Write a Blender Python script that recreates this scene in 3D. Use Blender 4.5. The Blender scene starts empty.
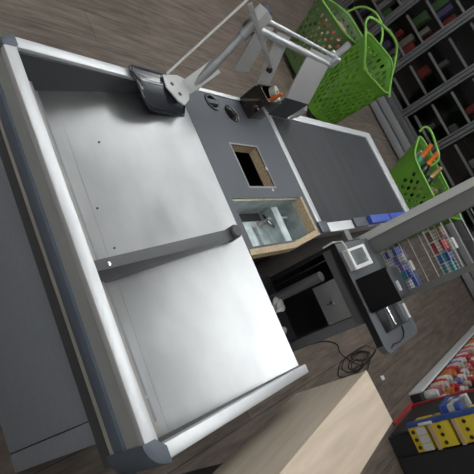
import bpy, bmesh, math, random
from mathutils import Vector, Matrix
random.seed(7)
S = bpy.context.scene
COL = S.collection
PI = math.pi

# ------------------------------------------------------------------ materials
def nd(nt, t, **k):
    n = nt.nodes.new(t)
    for a, b in k.items():
        setattr(n, a, b)
    return n

MATS = {}
def mat(name, col, rough=.5, metal=0., noise=0., nscale=20., bump=0., bscale=200., stretch=None, spec=.5, rvar=0., trans=0., col2=None, coat=0.):
    m = bpy.data.materials.new(name); m.use_nodes = True
    nt = m.node_tree; b = nt.nodes['Principled BSDF']
    b.inputs['Roughness'].default_value = rough
    b.inputs['Metallic'].default_value = metal
    b.inputs['Specular IOR Level'].default_value = spec
    b.inputs['Transmission Weight'].default_value = trans
    b.inputs['Coat Weight'].default_value = coat
    b.inputs['Base Color'].default_value = (*col, 1)
    tc = nd(nt, 'ShaderNodeTexCoord'); mp = nd(nt, 'ShaderNodeMapping')
    nt.links.new(tc.outputs['Object'], mp.inputs['Vector'])
    if stretch: mp.inputs['Scale'].default_value = stretch
    if noise or col2 or rvar:
        nz = nd(nt, 'ShaderNodeTexNoise'); nz.inputs['Scale'].default_value = nscale; nz.inputs['Detail'].default_value = 6
        nt.links.new(mp.outputs['Vector'], nz.inputs['Vector'])
        if noise or col2:
            cr = nd(nt, 'ShaderNodeValToRGB')
            cr.color_ramp.elements[0].position = .35; cr.color_ramp.elements[1].position = .65
            c2 = col2 or tuple(min(1, c * (1 + noise)) for c in col)
            c1 = col if col2 else tuple(c * (1 - noise) for c in col)
            cr.color_ramp.elements[0].color = (*c1, 1); cr.color_ramp.elements[1].color = (*c2, 1)
            nt.links.new(nz.outputs['Fac'], cr.inputs['Fac']); nt.links.new(cr.outputs['Color'], b.inputs['Base Color'])
        if rvar:
            mr = nd(nt, 'ShaderNodeMapRange')
            mr.inputs['From Min'].default_value = .3; mr.inputs['From Max'].default_value = .7
            mr.inputs['To Min'].default_value = max(0, rough - rvar); mr.inputs['To Max'].default_value = min(1, rough + rvar)
            nt.links.new(nz.outputs['Fac'], mr.inputs['Value']); nt.links.new(mr.outputs['Result'], b.inputs['Roughness'])
    if bump:
        n2 = nd(nt, 'ShaderNodeTexNoise'); n2.inputs['Scale'].default_value = bscale; n2.inputs['Detail'].default_value = 3
        nt.links.new(mp.outputs['Vector'], n2.inputs['Vector'])
        bp = nd(nt, 'ShaderNodeBump'); bp.inputs['Strength'].default_value = bump; bp.inputs['Distance'].default_value = .002
        nt.links.new(n2.outputs['Fac'], bp.inputs['Height']); nt.links.new(bp.outputs['Normal'], b.inputs['Normal'])
    MATS[name] = m
    return m

M = MATS
mat('steel_sheet', (.475, .48, .485), .40, 1., noise=.09, nscale=7., rvar=.05, stretch=(1, 1.6, 1))
mat('galvanised', (.50, .56, .56), .5, .6, noise=.18, nscale=30.)
mat('aluminium', (.62, .63, .64), .42, .55, noise=.02, nscale=40)
mat('aluminium_fascia', (.36, .37, .355), .45, .3)
mat('bumper_rubber', (.085, .105, .135), .45, 0, noise=.06)
mat('corner_plastic', (.075, .09, .112), .4)
mat('lip_beige', (.36, .33, .29), .6, 0, noise=.1)
mat('panel_grey', (.235, .25, .28), .5, 0, noise=.04, nscale=60)
mat('laminate_grey', (.075, .082, .095), .5, 0, noise=.05, nscale=200)
mat('chipboard', (.50, .385, .25), .8, 0, noise=.15, nscale=120, bump=.6, bscale=300)
mat('dark_cavity', (.016, .016, .018), .7)  # near-black; carries the shade of the footwell and cavities
mat('dark_grey', (.055, .057, .062), .5)
mat('arm_grey', (.085, .085, .092), .48, .1, noise=.04)
mat('black_plastic', (.014, .014, .016), .35)
mat('black_gloss', (.018, .021, .030), .12, spec=.7)
mat('monitor_black', (.004, .004, .004), .6, spec=.08)
mat('plate_grey', (.50, .50, .49), .5, .3, noise=.03)
mat('pole_grey', (.28, .285, .285), .45, .45)
mat('chrome', (.72, .72, .72), .22, 1.)
mat('white_plastic', (.72, .72, .70), .4)
mat('screen_grey', (.13, .145, .15), .2)
mat('brown_plastic', (.014, .007, .003), .12, spec=.7, coat=.5)
mat('desk_grey', (.115, .122, .132), .42, 0, noise=.05, nscale=150)
mat('cabinet_grey', (.13, .13, .13), .5, .1)
mat('drawer_grey', (.21, .21, .21), .5, .1)
mat('post_light', (.66, .66, .63), .5, .15)
mat('post_dark', (.20, .20, .195), .5, .2)
mat('wire', (.55, .56, .57), .4, .6)
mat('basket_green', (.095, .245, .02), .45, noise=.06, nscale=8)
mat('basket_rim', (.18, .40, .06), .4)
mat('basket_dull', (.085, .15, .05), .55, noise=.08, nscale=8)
mat('fridge_grey', (.25, .25, .26), .45, .3)
mat('fridge_frame', (.11, .11, .115), .4, .3)
mat('fridge_mullion', (.12, .12, .125), .4, .3)
mat('fridge_dark', (.010, .011, .012), .6)
mat('price_rail', (.60, .61, .61), .45)
mat('shelf_black', (.022, .022, .024), .5)
mat('rack_red', (.36, .028, .03), .45)
mat('rack_blue', (.04, .09, .30), .4)
mat('divider_blue', (.035, .085, .42), .35)
mat('carton_yellow', (.66, .50, .03), .5)
mat('carton_white', (.55, .56, .58), .5)
mat('carton_tan', (.47, .34, .20), .7)
mat('ink_dark', (.03, .025, .02), .5)
mat('orange_foil', (.75, .16, .02), .4)
mat('gold_foil', (.60, .40, .18), .35, .5)
mat('silver_foil', (.60, .60, .52), .35, .5)
mat('bottle_dark', (.012, .018, .010), .1, spec=.7)
mat('bottle_green', (.03, .20, .10), .15, spec=.7)
mat('paper_white', (.72, .73, .74), .6)
mat('cable_black', (.008, .008, .008), .5)
mat('ceiling_white', (.62, .62, .60), .9)
mat('wall_grey', (.60, .595, .58), .9)
mat('skirt', (.12, .12, .12), .6)
mat('lock_metal', (.75, .72, .66), .25, 1.)
PAL = {'red': (.42, .035, .035), 'orange': (.42, .15, .04), 'white': (.52, .52, .50), 'pink': (.42, .14, .17), 'blue': (.05, .10, .36),
       'brown': (.20, .11, .06), 'teal': (.05, .30, .32), 'grey': (.22, .22, .24), 'purple': (.16, .13, .36), 'green': (.08, .22, .06), 'yellow': (.6, .5, .08), 'cream': (.45, .42, .33)}
for k, c in PAL.items():
    mat('pack_' + k, c, .4, noise=.12, nscale=40)

def floor_mat():
    m = bpy.data.materials.new('floor_planks'); m.use_nodes = True
    nt = m.node_tree; b = nt.nodes['Principled BSDF']
    tc = nd(nt, 'ShaderNodeTexCoord'); mp = nd(nt, 'ShaderNodeMapping')
    mp.inputs['Rotation'].default_value = (0, 0, PI / 2); mp.inputs['Location'].default_value = (.35, .11, 0)
    nt.links.new(tc.outputs['Object'], mp.inputs['Vector'])
    br = nd(nt, 'ShaderNodeTexBrick'); br.offset = .37
    br.inputs['Scale'].default_value = 1.; br.inputs['Brick Width'].default_value = 1.25; br.inputs['Row Height'].default_value = .2
    br.inputs['Mortar Size'].default_value = .0018; br.inputs['Mortar Smooth'].default_value = .2; br.inputs['Bias'].default_value = 0
    br.inputs['Color1'].default_value = (.150, .120, .098, 1); br.inputs['Color2'].default_value = (.195, .159, .131, 1); br.inputs['Mortar'].default_value = (.035, .028, .024, 1)
    nt.links.new(mp.outputs['Vector'], br.inputs['Vector'])
    m2 = nd(nt, 'ShaderNodeMapping'); m2.inputs['Scale'].default_value = (14, 1.6, 1)
    nt.links.new(tc.outputs['Object'], m2.inputs['Vector'])
    nz = nd(nt, 'ShaderNodeTexNoise'); nz.inputs['Scale'].default_value = 2.2; nz.inputs['Detail'].default_value = 9; nz.inputs['Roughness'].default_value = .65
    nt.links.new(m2.outputs['Vector'], nz.inputs['Vector'])
    cr = nd(nt, 'ShaderNodeValToRGB'); cr.color_ramp.elements[0].position = .3; cr.color_ramp.elements[1].position = .72
    cr.color_ramp.elements[0].color = (.40, .385, .375, 1); cr.color_ramp.elements[1].color = (1.25, 1.23, 1.21, 1)
    nt.links.new(nz.outputs['Fac'], cr.inputs['Fac'])
    mx = nd(nt, 'ShaderNodeMix', data_type='RGBA', blend_type='MULTIPLY'); mx.inputs[0].default_value = 1
    nt.links.new(br.outputs['Color'], mx.inputs[6]); nt.links.new(cr.outputs['Color'], mx.inputs[7])
    nt.links.new(mx.outputs[2], b.inputs['Base Color'])
    b.inputs['Roughness'].default_value = .5; b.inputs['Specular IOR Level'].default_value = .35
    M['floor'] = m
floor_mat()

def wood_mat(name, c1, c2, scale, rot=0):
    m = bpy.data.materials.new(name); m.use_nodes = True
    nt = m.node_tree; b = nt.nodes['Principled BSDF']
    tc = nd(nt, 'ShaderNodeTexCoord'); mp = nd(nt, 'ShaderNodeMapping'); mp.inputs['Scale'].default_value = scale
    nt.links.new(tc.outputs['Object'], mp.inputs['Vector'])
    nz = nd(nt, 'ShaderNodeTexNoise'); nz.inputs['Scale'].default_value = 2.0; nz.inputs['Detail'].default_value = 8; nz.inputs['Roughness'].default_value = .6
    nz.inputs['Distortion'].default_value = .4
    nt.links.new(mp.outputs['Vector'], nz.inputs['Vector'])
    cr = nd(nt, 'ShaderNodeValToRGB'); cr.color_ramp.elements[0].position = .3; cr.color_ramp.elements[1].position = .7
    cr.color_ramp.elements[0].color = (*c1, 1); cr.color_ramp.elements[1].color = (*c2, 1)
    nt.links.new(nz.outputs['Fac'], cr.inputs['Fac']); nt.links.new(cr.outputs['Color'], b.inputs['Base Color'])
    b.inputs['Roughness'].default_value = .5
    M[name] = m
wood_mat('oak', (.53, .425, .315), (.68, .56, .435), (26, 2.2, 2.2))
wood_mat('oak_side', (.53, .44, .345), (.66, .56, .45), (4, 2.2, 26))
wood_mat('oak_shaded', (.40, .335, .27), (.50, .43, .355), (26, 2.2, 2.2))  # darker copy of oak with the side's shade in its colour; unused

def belt_mat():
    m = mat('belt_rubber', (.021, .0225, .028), .6, noise=.12, nscale=300)
    nt = m.node_tree; b = nt.nodes['Principled BSDF']
    src = b.inputs['Base Color'].links[0].from_socket
    tc = nd(nt, 'ShaderNodeTexCoord'); mp = nd(nt, 'ShaderNodeMapping'); mp.inputs['Scale'].default_value = (1.2, 16, 1); mp.inputs['Rotation'].default_value = (0, 0, .05)
    nt.links.new(tc.outputs['Object'], mp.inputs['Vector'])
    nz = nd(nt, 'ShaderNodeTexNoise'); nz.inputs['Scale'].default_value = 1.3; nz.inputs['Detail'].default_value = 3
    nt.links.new(mp.outputs['Vector'], nz.inputs['Vector'])
    cr = nd(nt, 'ShaderNodeValToRGB'); cr.color_ramp.elements[0].position = .35; cr.color_ramp.elements[1].position = .6
    cr.color_ramp.elements[0].color = (.55, .55, .55, 1); cr.color_ramp.elements[1].color = (1, 1, 1, 1)
    nt.links.new(nz.outputs['Fac'], cr.inputs['Fac'])
    mx = nd(nt, 'ShaderNodeMix', data_type='RGBA', blend_type='MULTIPLY'); mx.inputs[0].default_value = .8
    nt.links.new(src, mx.inputs[6]); nt.links.new(cr.outputs['Color'], mx.inputs[7]); nt.links.new(mx.outputs[2], b.inputs['Base Color'])
belt_mat()

def glass_mat():
    m = bpy.data.materials.new('door_glass'); m.use_nodes = True
    nt = m.node_tree
    for n in list(nt.nodes): nt.nodes.remove(n)
    out = nd(nt, 'ShaderNodeOutputMaterial'); mix = nd(nt, 'ShaderNodeMixShader'); tr = nd(nt, 'ShaderNodeBsdfTransparent'); gl = nd(nt, 'ShaderNodeBsdfGlossy')
    tr.inputs['Color'].default_value = (.80, .80, .80, 1); gl.inputs['Roughness'].default_value = .03
    fr = nd(nt, 'ShaderNodeFresnel'); fr.inputs['IOR'].default_value = 1.45
    nt.links.new(fr.outputs['Fac'], mix.inputs['Fac']); nt.links.new(tr.outputs['BSDF'], mix.inputs[1]); nt.links.new(gl.outputs['BSDF'], mix.inputs[2])
    nt.links.new(mix.outputs['Shader'], out.inputs['Surface'])
    M['glass'] = m
glass_mat()
def emis_mat(name, col, st):
    m = bpy.data.materials.new(name); m.use_nodes = True
    b = m.node_tree.nodes['Principled BSDF']
    b.inputs['Emission Color'].default_value = (*col, 1); b.inputs['Emission Strength'].default_value = st
    b.inputs['Base Color'].default_value = (.8, .8, .8, 1)
    M[name] = m
emis_mat('lamp_diffuser', (.95, .98, 1), 11.)

# ------------------------------------------------------------------ mesh helpers
class MB:
    def __init__(s): s.bm = bmesh.new()
    def box(s, x0, x1, y0, y1, z0, z1, bev=0, mx=None):
        vs = [s.bm.verts.new(p) for p in [(x0,y0,z0),(x1,y0,z0),(x1,y1,z0),(x0,y1,z0),(x0,y0,z1),(x1,y0,z1),(x1,y1,z1),(x0,y1,z1)]]
        fs = [s.bm.faces.new([vs[i] for i in f]) for f in [(3,2,1,0),(4,5,6,7),(0,1,5,4),(1,2,6,5),(2,3,7,6),(3,0,4,7)]]
        geo = vs
        if bev:
            es = set(e for f in fs for e in f.edges)
            r = bmesh.ops.bevel(s.bm, geom=list(es), offset=bev, segments=2, affect='EDGES', profile=.6)
            geo = list(set(v for f in r['faces'] for v in f.verts) | set(v for v in vs if v.is_valid))
        if mx is not None:
            for v in geo: v.co = mx @ v.co
        return s
    def hexa(s, p, bev=0):          # eight corners: bottom ring then top ring
        vs = [s.bm.verts.new(q) for q in p]
        fs = [s.bm.faces.new([vs[i] for i in f]) for f in [(3,2,1,0),(4,5,6,7),(0,1,5,4),(1,2,6,5),(2,3,7,6),(3,0,4,7)]]
        if bev:
            bmesh.ops.bevel(s.bm, geom=list(set(e for f in fs for e in f.edges)), offset=bev, segments=2, affect='EDGES', profile=.6)
        return s
    def prism(s, pts, z0, z1, bev=0):
        a = [s.bm.verts.new((x, y, z0)) for x, y in pts]; b = [s.bm.verts.new((x, y, z1)) for x, y in pts]
        n = len(pts)
        s.bm.faces.new(a[::-1]); top = s.bm.faces.new(b)
        for i in range(n): s.bm.faces.new((a[i], a[(i+1) % n], b[(i+1) % n], b[i]))
        if bev: bmesh.ops.bevel(s.bm, geom=list(top.edges), offset=bev, segments=2, affect='EDGES', profile=.6)
        return s
    def tube(s, pts, r, n=10, closed=False, cap=True):
        pts = [Vector(p) for p in pts]; k = len(pts); rings = []
        rr = r if isinstance(r, (list, tuple)) else [r] * k
        up = Vector((.13, .29, .95)).normalized()
        for i, p in enumerate(pts):
            if closed: t = pts[(i+1) % k] - pts[i-1]
            else: t = pts[min(i+1, k-1)] - pts[max(i-1, 0)]
            t.normalize()
            u = t.cross(up)
            if u.length < .15: u = t.cross(Vector((1, 0, 0)))
            u.normalize(); w = t.cross(u)
            rings.append([s.bm.verts.new(p + (u * math.cos(2*PI*j/n) + w * math.sin(2*PI*j/n)) * rr[i]) for j in range(n)])
        for i in range(k if closed else k - 1):
            a, b = rings[i], rings[(i+1) % k]
            for j in range(n): s.bm.faces.new((a[j], a[(j+1) % n], b[(j+1) % n], b[j]))
        if cap and not closed:
            s.bm.faces.new(rings[0][::-1]); s.bm.faces.new(rings[-1])
        return s
    def lathe(s, prof, c=(0,0,0), n=20, mx=None):
        rings = []
        for r, z in prof:
            if r < 1e-5: rings.append([s.bm.verts.new((0, 0, z))])
            else: rings.append([s.bm.verts.new((r*math.cos(2*PI*j/n), r*math.sin(2*PI*j/n), z)) for j in range(n)])
        for a, b in zip(rings, rings[1:]):
            for j in range(n):
                q = [a[j % len(a)], a[(j+1) % len(a)], b[(j+1) % len(b)], b[j % len(b)]]
                u = []
                for v in q:
                    if v not in u: u.append(v)
                if len(u) > 2: s.bm.faces.new(u)
        T = Matrix.Translation(c) @ (mx or Matrix())
        for ring in rings:
            for v in ring: v.co = T @ v.co
        return s
    def obj(s, name, m, parent=None, loc=None, smooth=True):
        bmesh.ops.recalc_face_normals(s.bm, faces=s.bm.faces[:])
        me = bpy.data.meshes.new(name)
        base = Vector(loc) if loc is not None else Vector((0, 0, 0))
        if parent is not None:
            q = parent
            while q.parent: q = q.parent
            base = Vector(q.location)
        for v in s.bm.verts: v.co -= base
        s.bm.to_mesh(me); s.bm.free()
        me.materials.append(M[m] if isinstance(m, str) else m)
        if smooth:
            me.polygons.foreach_set('use_smooth', [True] * len(me.polygons))
            me.set_sharp_from_angle(angle=math.radians(35))
        o = bpy.data.objects.new(name, me); COL.objects.link(o)
        if parent is not None: o.parent = parent
        else: o.location = base
        return o

def tag(o, label, cat, group=None, kind=None):
    o['label'] = label; o['category'] = cat
    if group: o['group'] = group
    if kind: o['kind'] = kind
    return o
def root(name, loc, label, cat, group=None):
    o = bpy.data.objects.new(name, None); COL.objects.link(o); o.location = loc; o.empty_display_size = .05
    return tag(o, label, cat, group)
def struct(o):
    o['kind'] = 'structure'; return o
def frame_of(p, zdir, xdir=(1, 0, 0)):
    z = Vector(zdir).normalized(); x = Vector(xdir); x = (x - z * x.dot(z)).normalized(); y = z.cross(x)
    m = Matrix((x, y, z)).transposed().to_4x4(); m.translation = Vector(p); return m

# ------------------------------------------------------------------ the room
RX0, RX1, RY0, RY1, RH = -6.5, 3.6, -4.0, 6.6, 3.0
struct(MB().box(RX0, RX1, RY0, RY1, -.05, 0).obj('floor', 'floor'))
struct(MB().box(RX0, RX1, RY0, RY1, RH, RH + .05).obj('ceiling', 'ceiling_white'))
struct(MB().box(RX0, RX1, RY1, RY1 + .1, 0, RH).obj('wall_back', 'wall_grey'))
struct(MB().box(RX0, RX1, RY0 - .1, RY0, 0, RH).obj('wall_front', 'wall_grey'))
struct(MB().box(RX0 - .1, RX0, RY0, RY1, 0, RH).obj('wall_left', 'wall_grey'))
struct(MB().box(RX1, RX1 + .1, RY0, RY1, 0, RH).obj('wall_right', 'wall_grey'))

def hanging_lamp(x, y, L, label, wd=.16, zc=2.70):  # unseen; hung as glowing boxes so they also brighten the ceiling
    t = root('hanging_lamp', (x, y, zc), label, 'ceiling light')
    MB().box(x-L/2, x+L/2, y-wd/2, y+wd/2, zc-.035, zc+.035, .012).obj('diffuser', 'lamp_diffuser', t)
    for s_ in (-1, 1):
        MB().box(x+s_*(L/2+.012)-.012, x+s_*(L/2+.012)+.012, y-wd/2-.004, y+wd/2+.004, zc-.04, zc+.04, .003).obj('end_cap', 'white_plastic', t)
        MB().tube([(x+s_*L*.35, y, zc+.03), (x+s_*L*.35, y, RH)], .004, 6).obj('suspension_wire', 'wire', t)
for nm, x, y, L, wd in (('over the checkout tray', .05, 2.0, 1.3, .17), ('added over the customer side of the tray', -2.3, 1.9, 1.25, .16), ('added over the belt end', -.6, 3.9, 1.5, .16), ('added over the green baskets', -3.0, 4.1, 1.5, .16),  # tray lamp follows the steel's highlight; the others are added fill light
                     ('added over the customer lane to brighten the oak box', -1.7, 3.0, 1.3, .16), ('added above the viewer', -.4, -.9, 1.5, .16), ('added behind the viewer on the customer side', -2.8, -.6, 1.5, .16), ('added over the wood-grain unit', 1.7, .3, 1.2, .16),  # customer lane lamp added to brighten the oak box's side
                     ('added at the front wall', -1.0, -2.8, 1.5, .16), ('added at the customer aisle end', -5.2, 2.0, 1.5, .16)):
    hanging_lamp(x, y, L, 'long suspended light box ' + nm, wd)

# ------------------------------------------------------------------ checkout counter
cc = root('checkout_counter', (-.35, 1.2, 0), 'long supermarket checkout with steel collecting tray, grey board with openings and black belt', 'checkout counter')
# collecting tray, floor sinks towards the near end
ZR = .738
def tz(y): return .598 + (y-.552)*.237
t = MB(); t.hexa([(-.752,.552,.588),(.098,.552,.588),(.098,1.063,.708),(-.752,1.063,.708),(-.752,.552,tz(.552)),(.098,.552,tz(.552)),(.098,1.063,tz(1.063)),(-.752,1.063,tz(1.063))])
tray = t.obj('tray_surface', 'steel_sheet', cc); tray['label'] = 'brushed steel tray surface'
t = MB(); t.hexa([(-.752,.690,tz(.69)-.001),(.098,.672,tz(.672)-.001),(.098,1.063,tz(1.063)-.001),(-.752,1.063,tz(1.063)-.001),(-.752,.690,tz(.69)+.0006),(.098,.672,tz(.672)+.0006),(.098,1.063,tz(1.063)+.001),(-.752,1.063,tz(1.063)+.001)])
t.obj('overlay_sheet', 'steel_sheet', tray)
w = MB(); w.box(-.760, -.752, .545, 1.065, .575, .728); w.box(.098, .104, .545, 1.065, .575, .715); w.box(-.76, .104, .540, .552, .575, .728)
w.obj('inner_wall', 'dark_grey', cc)
r = MB(); r.box(-.762, .10, .523, .553, .724, ZR+.004, .004); r.obj('rail', 'aluminium', cc)
r = MB(); r.hexa([(-.789,.552,.714),(-.759,.552,.714),(-.748,1.09,.714),(-.776,1.09,.714),(-.789,.552,ZR),(-.759,.552,ZR),(-.748,1.09,ZR),(-.776,1.09,ZR)], .004); r.obj('rail', 'aluminium', cc)
r = MB(); r.hexa([(.098,.552,.690),(.125,.552,.690),(.125,1.085,.690),(.100,1.085,.690),(.096,.552,ZR),(.125,.552,ZR),(.125,1.085,.728),(.102,1.085,.728)], .004); r.obj('rail', 'aluminium', cc)
f = MB(); f.box(-.762, .10, .526, .540, .684, .726); f.obj('fascia', 'aluminium_fascia', cc)
f = MB(); f.box(-.782, -.765, .552, 1.07, .66, .718); f.obj('fascia', 'aluminium_fascia', cc)
f = MB(); f.box(.106, .121, .552, 1.085, .66, .72); f.obj('fascia', 'aluminium_fascia', cc)
def corner(x, y, sx, sy, R_=.045):
    c = [(x + sx*(R_ - R_*math.sin(PI/2*k/8)), y + sy*(R_ - R_*math.cos(PI/2*k/8))) for k in range(9)]
    return c + [(x + sx*.03, y + sy*R_), (x + sx*R_, y + sy*.03)]
c = MB(); c.prism(corner(-.791, .520, 1, 1, .038), .636, ZR + .005, .004); o = c.obj('corner_cap', 'corner_plastic', cc); o['label'] = 'dark plastic corner cap'
c = MB(); c.prism(corner(.131, .516, -1, 1, .05), .632, ZR + .005, .004); c.obj('corner_cap', 'corner_plastic', cc)
b = MB(); b.box(-.76, .088, .519, .532, .650, .684, .006); b.obj('bumper', 'bumper_rubber', cc)
b = MB(); b.box(-.797, -.782, .56, 1.08, .630, .68, .006); b.obj('bumper', 'bumper_rubber', cc)
b = MB(); b.box(.118, .133, .565, 1.085, .630, .685, .006); b.obj('bumper', 'bumper_rubber', cc)
b = MB(); b.box(-.76, .09, .526, .630, .628, .650, .004); b.obj('underside_lip', 'lip_beige', cc)
# near end panel with seam, body
p = MB(); p.box(-.745, .0125, .632, .650, .0, .632, .002); p.obj('end_panel', 'panel_grey', cc)
p = MB(); p.box(.0155, .066, .632, .650, .0, .632, .002); p.obj('end_panel', 'panel_grey', cc)
p = MB(); p.box(-.745, -.27, .650, 1.06, 0, .565); p.obj('tray_cabinet', 'dark_grey', cc)
p = MB(); p.box(-.745, .06, .650, 1.06, .50, .575); p.obj('tray_support', 'dark_cavity', cc)
# diverter arm
a = MB(); a.hexa([(-.259,.553,.60),(-.236,.553,.60),(-.268,1.0,.706),(-.297,1.0,.706),(-.259,.553,.737),(-.236,.553,.737),(-.268,1.0,.737),(-.297,1.0,.737)], .002)
arm = a.obj('diverter_arm', 'arm_grey', cc); arm['label'] = 'dark grey diverter bar'
k = MB(); k.lathe([(0,-.006),(.017,-.006),(.019,0),(.019,.030),(.016,.034),(0,.034)], (-.285, 1.012, .716)); k.obj('pivot_knob', 'dark_grey', arm)
k = MB(); k.lathe([(0,0),(.004,0),(.004,.004),(0,.005)], (-.247, .585, .737), 10); k.obj('screw', 'chrome', arm)
for (x, y) in ((-.423,.695),(-.319,.70),(-.60,.76)):
    k = MB(); k.lathe([(0,-.001),(.0028,-.001),(.0028,.001),(0,.0015)], (x, y, tz(y) + .0015), 8); k.obj('rivet', 'dark_grey', tray)

# grey board with cut-outs
def boolean_cut(o, cutters):
    for c in cutters:
        m = o.modifiers.new('cut', 'BOOLEAN'); m.operation = 'DIFFERENCE'; m.object = c; m.solver = 'EXACT'
    dg = bpy.context.evaluated_depsgraph_get()
    me = bpy.data.meshes.new_from_object(o.evaluated_get(dg))
    o.modifiers.clear(); o.data = me
    for c in cutters: bpy.data.objects.remove(c)
bd = MB(); bd.prism([(-.783,1.064),(-.222,1.064),(-.222,1.30),(-.250,1.525),(-.775,1.525)], .684, .720)
board = bd.obj('counter_board', 'laminate_grey', cc, smooth=False)
board.data.materials.append(M['chipboard'])
def cutter(mb): return mb.obj('cut', 'dark_cavity', cc, smooth=False)
cut = [cutter(MB().box(-.590,-.438,1.208,1.352,.6,.8)), cutter(MB().box(-.398,-.243,1.092,1.490,.6,.8)),
       cutter(MB().lathe([(0,.6),(.031,.6),(.031,.8),(0,.8)], (-.716,1.292,0), 24)), cutter(MB().lathe([(0,.6),(.030,.6),(.030,.8),(0,.8)], (-.750,1.213,0), 24))]
bpy.context.view_layer.update()
boolean_cut(board, cut)
for q in board.data.polygons:
    cx_, cy_ = q.center.x - .35, q.center.y + 1.2
    q.material_index = 0 if q.normal.z > .9 or cy_ < 1.07 or cx_ < -.77 or cy_ > 1.52 else 1
    q.use_smooth = False
e = MB(); e.box(-.596,-.590,1.202,1.358,.716,.7212); e.box(-.438,-.432,1.202,1.358,.716,.7212); e.box(-.590,-.438,1.202,1.208,.716,.7212); e.box(-.590,-.438,1.352,1.358,.716,.7212); e.obj('opening_frame', 'fridge_grey', cc)
# exposed chipboard frame round the large opening
e = MB(); e.hexa([(-.236,1.070,.700),(-.216,1.066,.69),(-.216,1.31,.69),(-.236,1.31,.700),(-.236,1.070,.7215),(-.218,1.066,.7215),(-.218,1.31,.7215),(-.236,1.31,.7215)])
e.hexa([(-.236,1.31,.69),(-.216,1.31,.69),(-.250,1.505,.69),(-.268,1.49,.69),(-.236,1.31,.7215),(-.218,1.31,.7215),(-.250,1.505,.7215),(-.268,1.49,.7215)])
e.obj('chipboard_edge', 'chipboard', cc)
e = MB(); e.box(-.398,-.262,1.484,1.4985,.65,.7212); e.obj('chipboard_edge', 'chipboard', cc)
# steel well inside the large opening
wz = .612
v = MB()
v.box(-.398,-.243,1.092,1.484,wz-.004,wz); v.box(-.398,-.394,1.092,1.484,wz,.710); v.box(-.398,-.243,1.478,1.482,wz,.690); v.box(-.398,-.243,1.092,1.096,wz,.710); v.box(-.247,-.243,1.092,1.484,wz,.684)
well = v.obj('scanner_well', 'galvanised', cc); well['label'] = 'bare galvanised well where the scanner was'
v = MB(); v.box(-.394,-.366,1.16,1.36,wz,wz+.002); v.obj('slot', 'dark_cavity', well)
v = MB(); v.box(-.36,-.352,1.35,1.475,wz,wz+.035); v.box(-.392,-.262,1.37,1.377,wz,wz+.05); v.box(-.392,-.262,1.378,1.41,wz+.046,wz+.05); v.box(-.345,-.25,1.30,1.303,wz,wz+.012); v.obj('bracket', 'galvanised', well)
v = MB(); v.tube([(-.38,1.37,wz+.01),(-.35,1.35,wz+.03),(-.31,1.385,wz+.03),(-.26,1.40,wz+.012)], .004, 8); v.obj('wire', 'brown_plastic', well)
for (x,y,r_) in ((-.352,1.335,.012),(-.30,1.40,.009)):
    v = MB(); v.lathe([(0,0),(r_,0),(r_*.8,.008),(r_*.3,.014),(0,.015)], (x,y,wz), 7); v.obj('plaster_lump', 'lip_beige', well)
# cable cap and ring
v = MB(); v.lathe([(.030,.712),(.034,.720),(.033,.7235),(.024,.7225),(.020,.706)], (-.750,1.213,0), 24)
capo = v.obj('cable_cap', 'black_plastic', cc)
v = MB(); v.box(-.7585,-.7415,1.186,1.238,.712,.724,.002); v.obj('cap_bridge', 'laminate_grey', capo)
v = MB(); v.lathe([(.029,.715),(.0345,.7205),(.034,.7235),(.030,.7225),(.029,.66)], (-.716,1.292,0), 24); v.obj('cable_ring', 'chrome', cc)
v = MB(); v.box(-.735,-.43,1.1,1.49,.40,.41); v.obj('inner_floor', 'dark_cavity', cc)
v = MB(); v.lathe([(0,.72),(.007,.72),(.007,.7215),(0,.722)], (-.507,1.352,0), 12); v.lathe([(0,.72),(.005,.72),(.005,.7215),(0,.722)], (-.425,1.33,0), 12); v.obj('screw_cover', 'plate_grey', cc)
v = MB(); v.box(-.799,-.783,1.11,1.50,.690,.7225,.003); v.obj('edge_trim', 'aluminium', cc)
# scanner section and belt body
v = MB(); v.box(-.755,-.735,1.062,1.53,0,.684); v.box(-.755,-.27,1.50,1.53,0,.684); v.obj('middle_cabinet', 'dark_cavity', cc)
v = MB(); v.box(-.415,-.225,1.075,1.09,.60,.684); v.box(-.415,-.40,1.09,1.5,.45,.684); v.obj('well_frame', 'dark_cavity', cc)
v = MB(); v.box(-.75,-.272,1.53,2.56,0,.690,.004); v.obj('belt_cabinet', 'cabinet_grey', cc)
v = MB(); v.box(-.752,-.292,1.556,2.50,.688,.7165,.004); v.obj('conveyor_belt', 'belt_rubber', cc)
v = MB(); v.hexa([(-.752,1.527,.69),(-.252,1.522,.69),(-.286,1.556,.69),(-.752,1.556,.69),(-.752,1.527,.7225),(-.252,1.522,.7225),(-.286,1.556,.7225),(-.752,1.556,.7225)], .002); v.obj('belt_rail', 'aluminium', cc)
v = MB(); v.box(-.787,-.7525,1.527,2.575,.686,.7225,.003); v.obj('belt_rail', 'aluminium', cc)
v = MB(); v.box(-.7525,-.29,2.50,2.575,.686,.7225,.003); v.obj('belt_rail', 'aluminium', cc)
v = MB(); v.hexa([(-.290,1.556,.67),(-.252,1.522,.67),(-.252,2.575,.67),(-.290,2.575,.67),(-.290,1.556,.7235),(-.252,1.522,.7235),(-.252,2.575,.7235),(-.290,2.575,.7235)], .003); v.obj('belt_rail', 'aluminium', cc)
v = MB(); v.box(-.2925,-.252,1.80,1.93,.7235,.735,.003); v.obj('divider_stop', 'laminate_grey', cc)
v = MB(); v.box(-.296,-.252,1.515,1.58,.7215,.7275,.003); v.obj('rail_end_cap', 'corner_plastic', cc)
v = MB(); v.box(-.27,.045,1.05,1.47,.0,.05); v.obj('foot_shade_plate', 'dark_cavity', cc)  # near-black sheet stands in for shade on the footwell floor
v = MB(); v.box(-.2,.045,1.34,1.44,.485,.497); v.obj('inner_shelf', 'dark_cavity', cc)
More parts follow.
